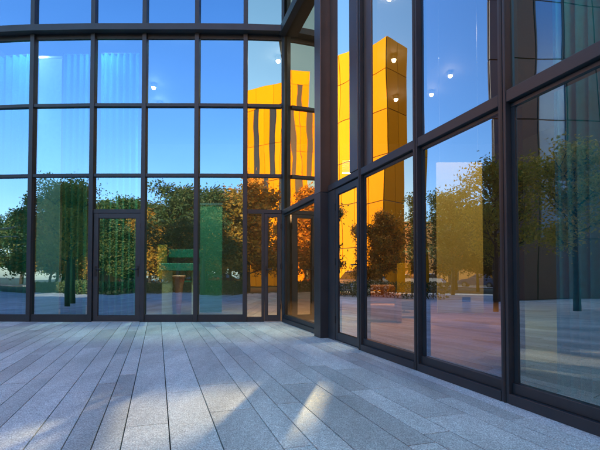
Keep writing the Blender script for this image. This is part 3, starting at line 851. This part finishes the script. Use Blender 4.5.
# clipped hedge along the plaza edge
def hedge(x0, y0, x1, y1, h, w, lb, seed):
    rnd = random.Random(seed); A = Vector((x0, y0, 0)); B = Vector((x1, y1, 0)); L = (B-A).length; d = (B-A)/L; n = Vector((-d.y, d.x, 0))
    lf = MB()
    for _ in range(int(L*420)):
        c = A+d*rnd.uniform(0, L)+n*rnd.uniform(-w/2, w/2)+Vector((0, 0, h*rnd.random()**.6+rnd.gauss(0, .03)))
        a = Vector((rnd.gauss(0, 1), rnd.gauss(0, 1), rnd.gauss(0, 1))).normalized(); b = a.cross(Vector((rnd.random(), 1, .3))).normalized(); s = .07*rnd.uniform(.6, 1.4)
        lf.poly([c-a*s, c+b*s*.5, c+a*s, c-b*s*.5])
    root = empty('hedge', tuple(A)); tag(root, lb, 'hedge')
    o = lf.build('foliage', L_green, root); st = MB()
    for k in range(int(L*2)):
        c = A+d*(k+.5)/2; st.tube([c+Vector((0, 0, -.03)), c+Vector((rnd.uniform(-.1, .1), rnd.uniform(-.1, .1), h*.8))], .015, 5)
    t = st.build('stem', M_bark, root)
    reparent([o, t], root)
hedge(-22, -8.2, 0.5, -8.2, .75, .9, 'low clipped hedge along the back edge of the plaza', 1)
hedge(-15.2, 8.3, -15.2, 20, .8, .8, 'low clipped hedge in front of the parking bay', 2)

# ------------------------------------------------------------------ cars
def car(paint, label, loc, rz, first=None):
    root = empty('parked_car', loc, rz); tag(root, label, 'car', 'cars parked round the plaza')
    prof = [(-2.15, .35), (-2.18, .62), (-2.05, .86), (-1.75, .93), (-1.2, .98), (.75, .98), (1.7, .86), (2.1, .72), (2.2, .5), (2.15, .32), (1.75, .28), (-1.7, .28)]
    n = len(prof); mb = MB(); hw = .86
    def side(y, inset): return [(x*(1-inset*.02), y, z) for x, z in prof]
    for (y0, y1, a, b) in ((-hw, -hw+.1, 1.5, 0), (-hw+.1, hw-.1, 0, 0), (hw-.1, hw, 0, 1.5)):
        i = len(mb.v); mb.v += side(y0, a)+side(y1, b)
        for k in range(n): j = (k+1) % n; mb.f.append((i+k, i+n+k, i+n+j, i+j)); mb.m.append(0)
    i = len(mb.v); mb.v += side(-hw, 1.5); mb.f.append(tuple(range(i, i+n))); mb.m.append(0)
    i = len(mb.v); mb.v += side(hw, 1.5); mb.f.append(tuple(reversed(range(i, i+n)))); mb.m.append(0)
    mb.build('body', paint, root)
    # cabin: glass and roof
    def ring(z, x0, x1, w): return [(x0, -w, z), (x1, -w, z), (x1, w, z), (x0, w, z)]
    a = ring(.97, -1.75, .95, .80); b = ring(1.40, -1.25, .25, .62); g = MB()
    for k in range(4): j = (k+1) % 4; g.poly([a[k], a[j], b[j], b[k]])
    g.build('window', M_win, root)
    c = ring(1.401, -1.3, .3, .64); e = ring(1.46, -1.1, .1, .55); g = MB()
    for k in range(4): j = (k+1) % 4; g.poly([c[k], c[j], e[j], e[k]])
    g.poly(e); g.poly(list(reversed(c))); g.build('roof', paint, root)
    for x in (-1.35, 1.35):
        for y in (-.8, .8):
            w = MB(); w.tube([(x, y-.11, .31), (x, y+.11, .31)], .31, 20); wo = w.build('wheel', M_black, root)
            s = 1 if y > 0 else -1
            w = MB(); w.tube([(x, y+s*.111, .31), (x, y+s*.125, .31)], .19, 14); w.build('rim', M_alu, wo)
    for y in (-.6, .6):
        h = MB(); h.box(2.12, y-.16, .58, 2.2, y+.16, .72); h.build('headlight', M_alu, root, bevel=.02)
        h = MB(); h.box(-2.2, y-.15, .62, -2.1, y+.15, .78); h.build('tail_light', mat('red_lens', (.35, .01, .01), .2) if 'red_lens' not in bpy.data.materials else bpy.data.materials['red_lens'], root, bevel=.02)
    return root
def paint(name, col): return mat(name, col, .25, .3, spec=.6)
pw = paint('white_paint', (.75, .75, .75)); pr = paint('grey_paint', (.15, .16, .18)); pb = paint('blue_paint', (.04, .08, .2)); pd = paint('dark_red_paint', (.25, .02, .02))
for (pt, lb, x, y, rz) in ((pw, 'white car parked first in the bay by the golden block', -18.6, 13.0, R(8)),
                           (pr, 'grey car parked second in the bay by the golden block', -18.8, 16.0, R(4)),
                           (pw, 'white car parked on the left road', -45.2, 17.5, R(90)),
                           (pb, 'blue car parked on the left road', -45.2, 11.5, R(90)),
                           (pw, 'white car parked at the street kerb behind the orange tree', -6.0, -32.2, 0),
                           (pd, 'dark red car parked at the street kerb', -12.0, -32.2, 0),
                           (pr, 'grey car parked at the street kerb', -18.2, -32.2, 0),
                           (pb, 'blue car parked at the street kerb farthest left', -26.5, -32.2, 0)):
    car(pt, lb, (x, y, -.045), rz)

# ------------------------------------------------------------------ poles, wires, lamp
def pole(x, y, h, lb):
    root = empty('utility_pole', (x, y, 0)); tag(root, lb, 'utility pole', 'utility poles along the street')
    mb = MB(); mb.tube([(0, 0, -.05), (0, 0, h)], [.15, .10], 12); mb.build('post', M_bark, root, smooth=True)
    mb = MB(); mb.box(-.06, -.9, h-.9, .06, .9, h-.76); mb.build('crossarm', M_bark, root)
    for s in (-.8, -.3, .3, .8):
        mb = MB(); mb.lathe((0, s, h-.76), [(.04, 0), (.05, .05), (.03, .12)], 8); mb.build('insulator', M_alu, root)
PY = -29.2
xs = (-52, -27, -1.0, 26)
for i, x in enumerate(xs):
    pole(x, PY, 8.4, ['utility pole farthest left along the street', 'utility pole left of the street trees', 'utility pole beside the golden block', 'utility pole right of the golden block'][i])
for (dy, dz, lb) in ((-.8, -.7, 'overhead wire, outermost of the top set'), (-.3, -.7, 'overhead wire, second of the top set'), (.3, -.7, 'overhead wire, third of the top set'), (.8, -.7, 'overhead wire nearest the plaza'), (0, -1.9, 'thicker overhead cable hanging lowest')):
    mb = MB(); pts = []
    for a, b in zip(xs, xs[1:]):
        for k in range(12):
            t = k/12; pts.append((a+(b-a)*t, PY+dy, 8.4+dz-.55*4*t*(1-t)))
    pts.append((xs[-1], PY+dy, 8.4+dz))
    mb.tube(pts, .045 if dz > -1 else .07, 5)
    tag(mb.build('overhead_wire', M_black), lb, 'wire', 'wires over the street')
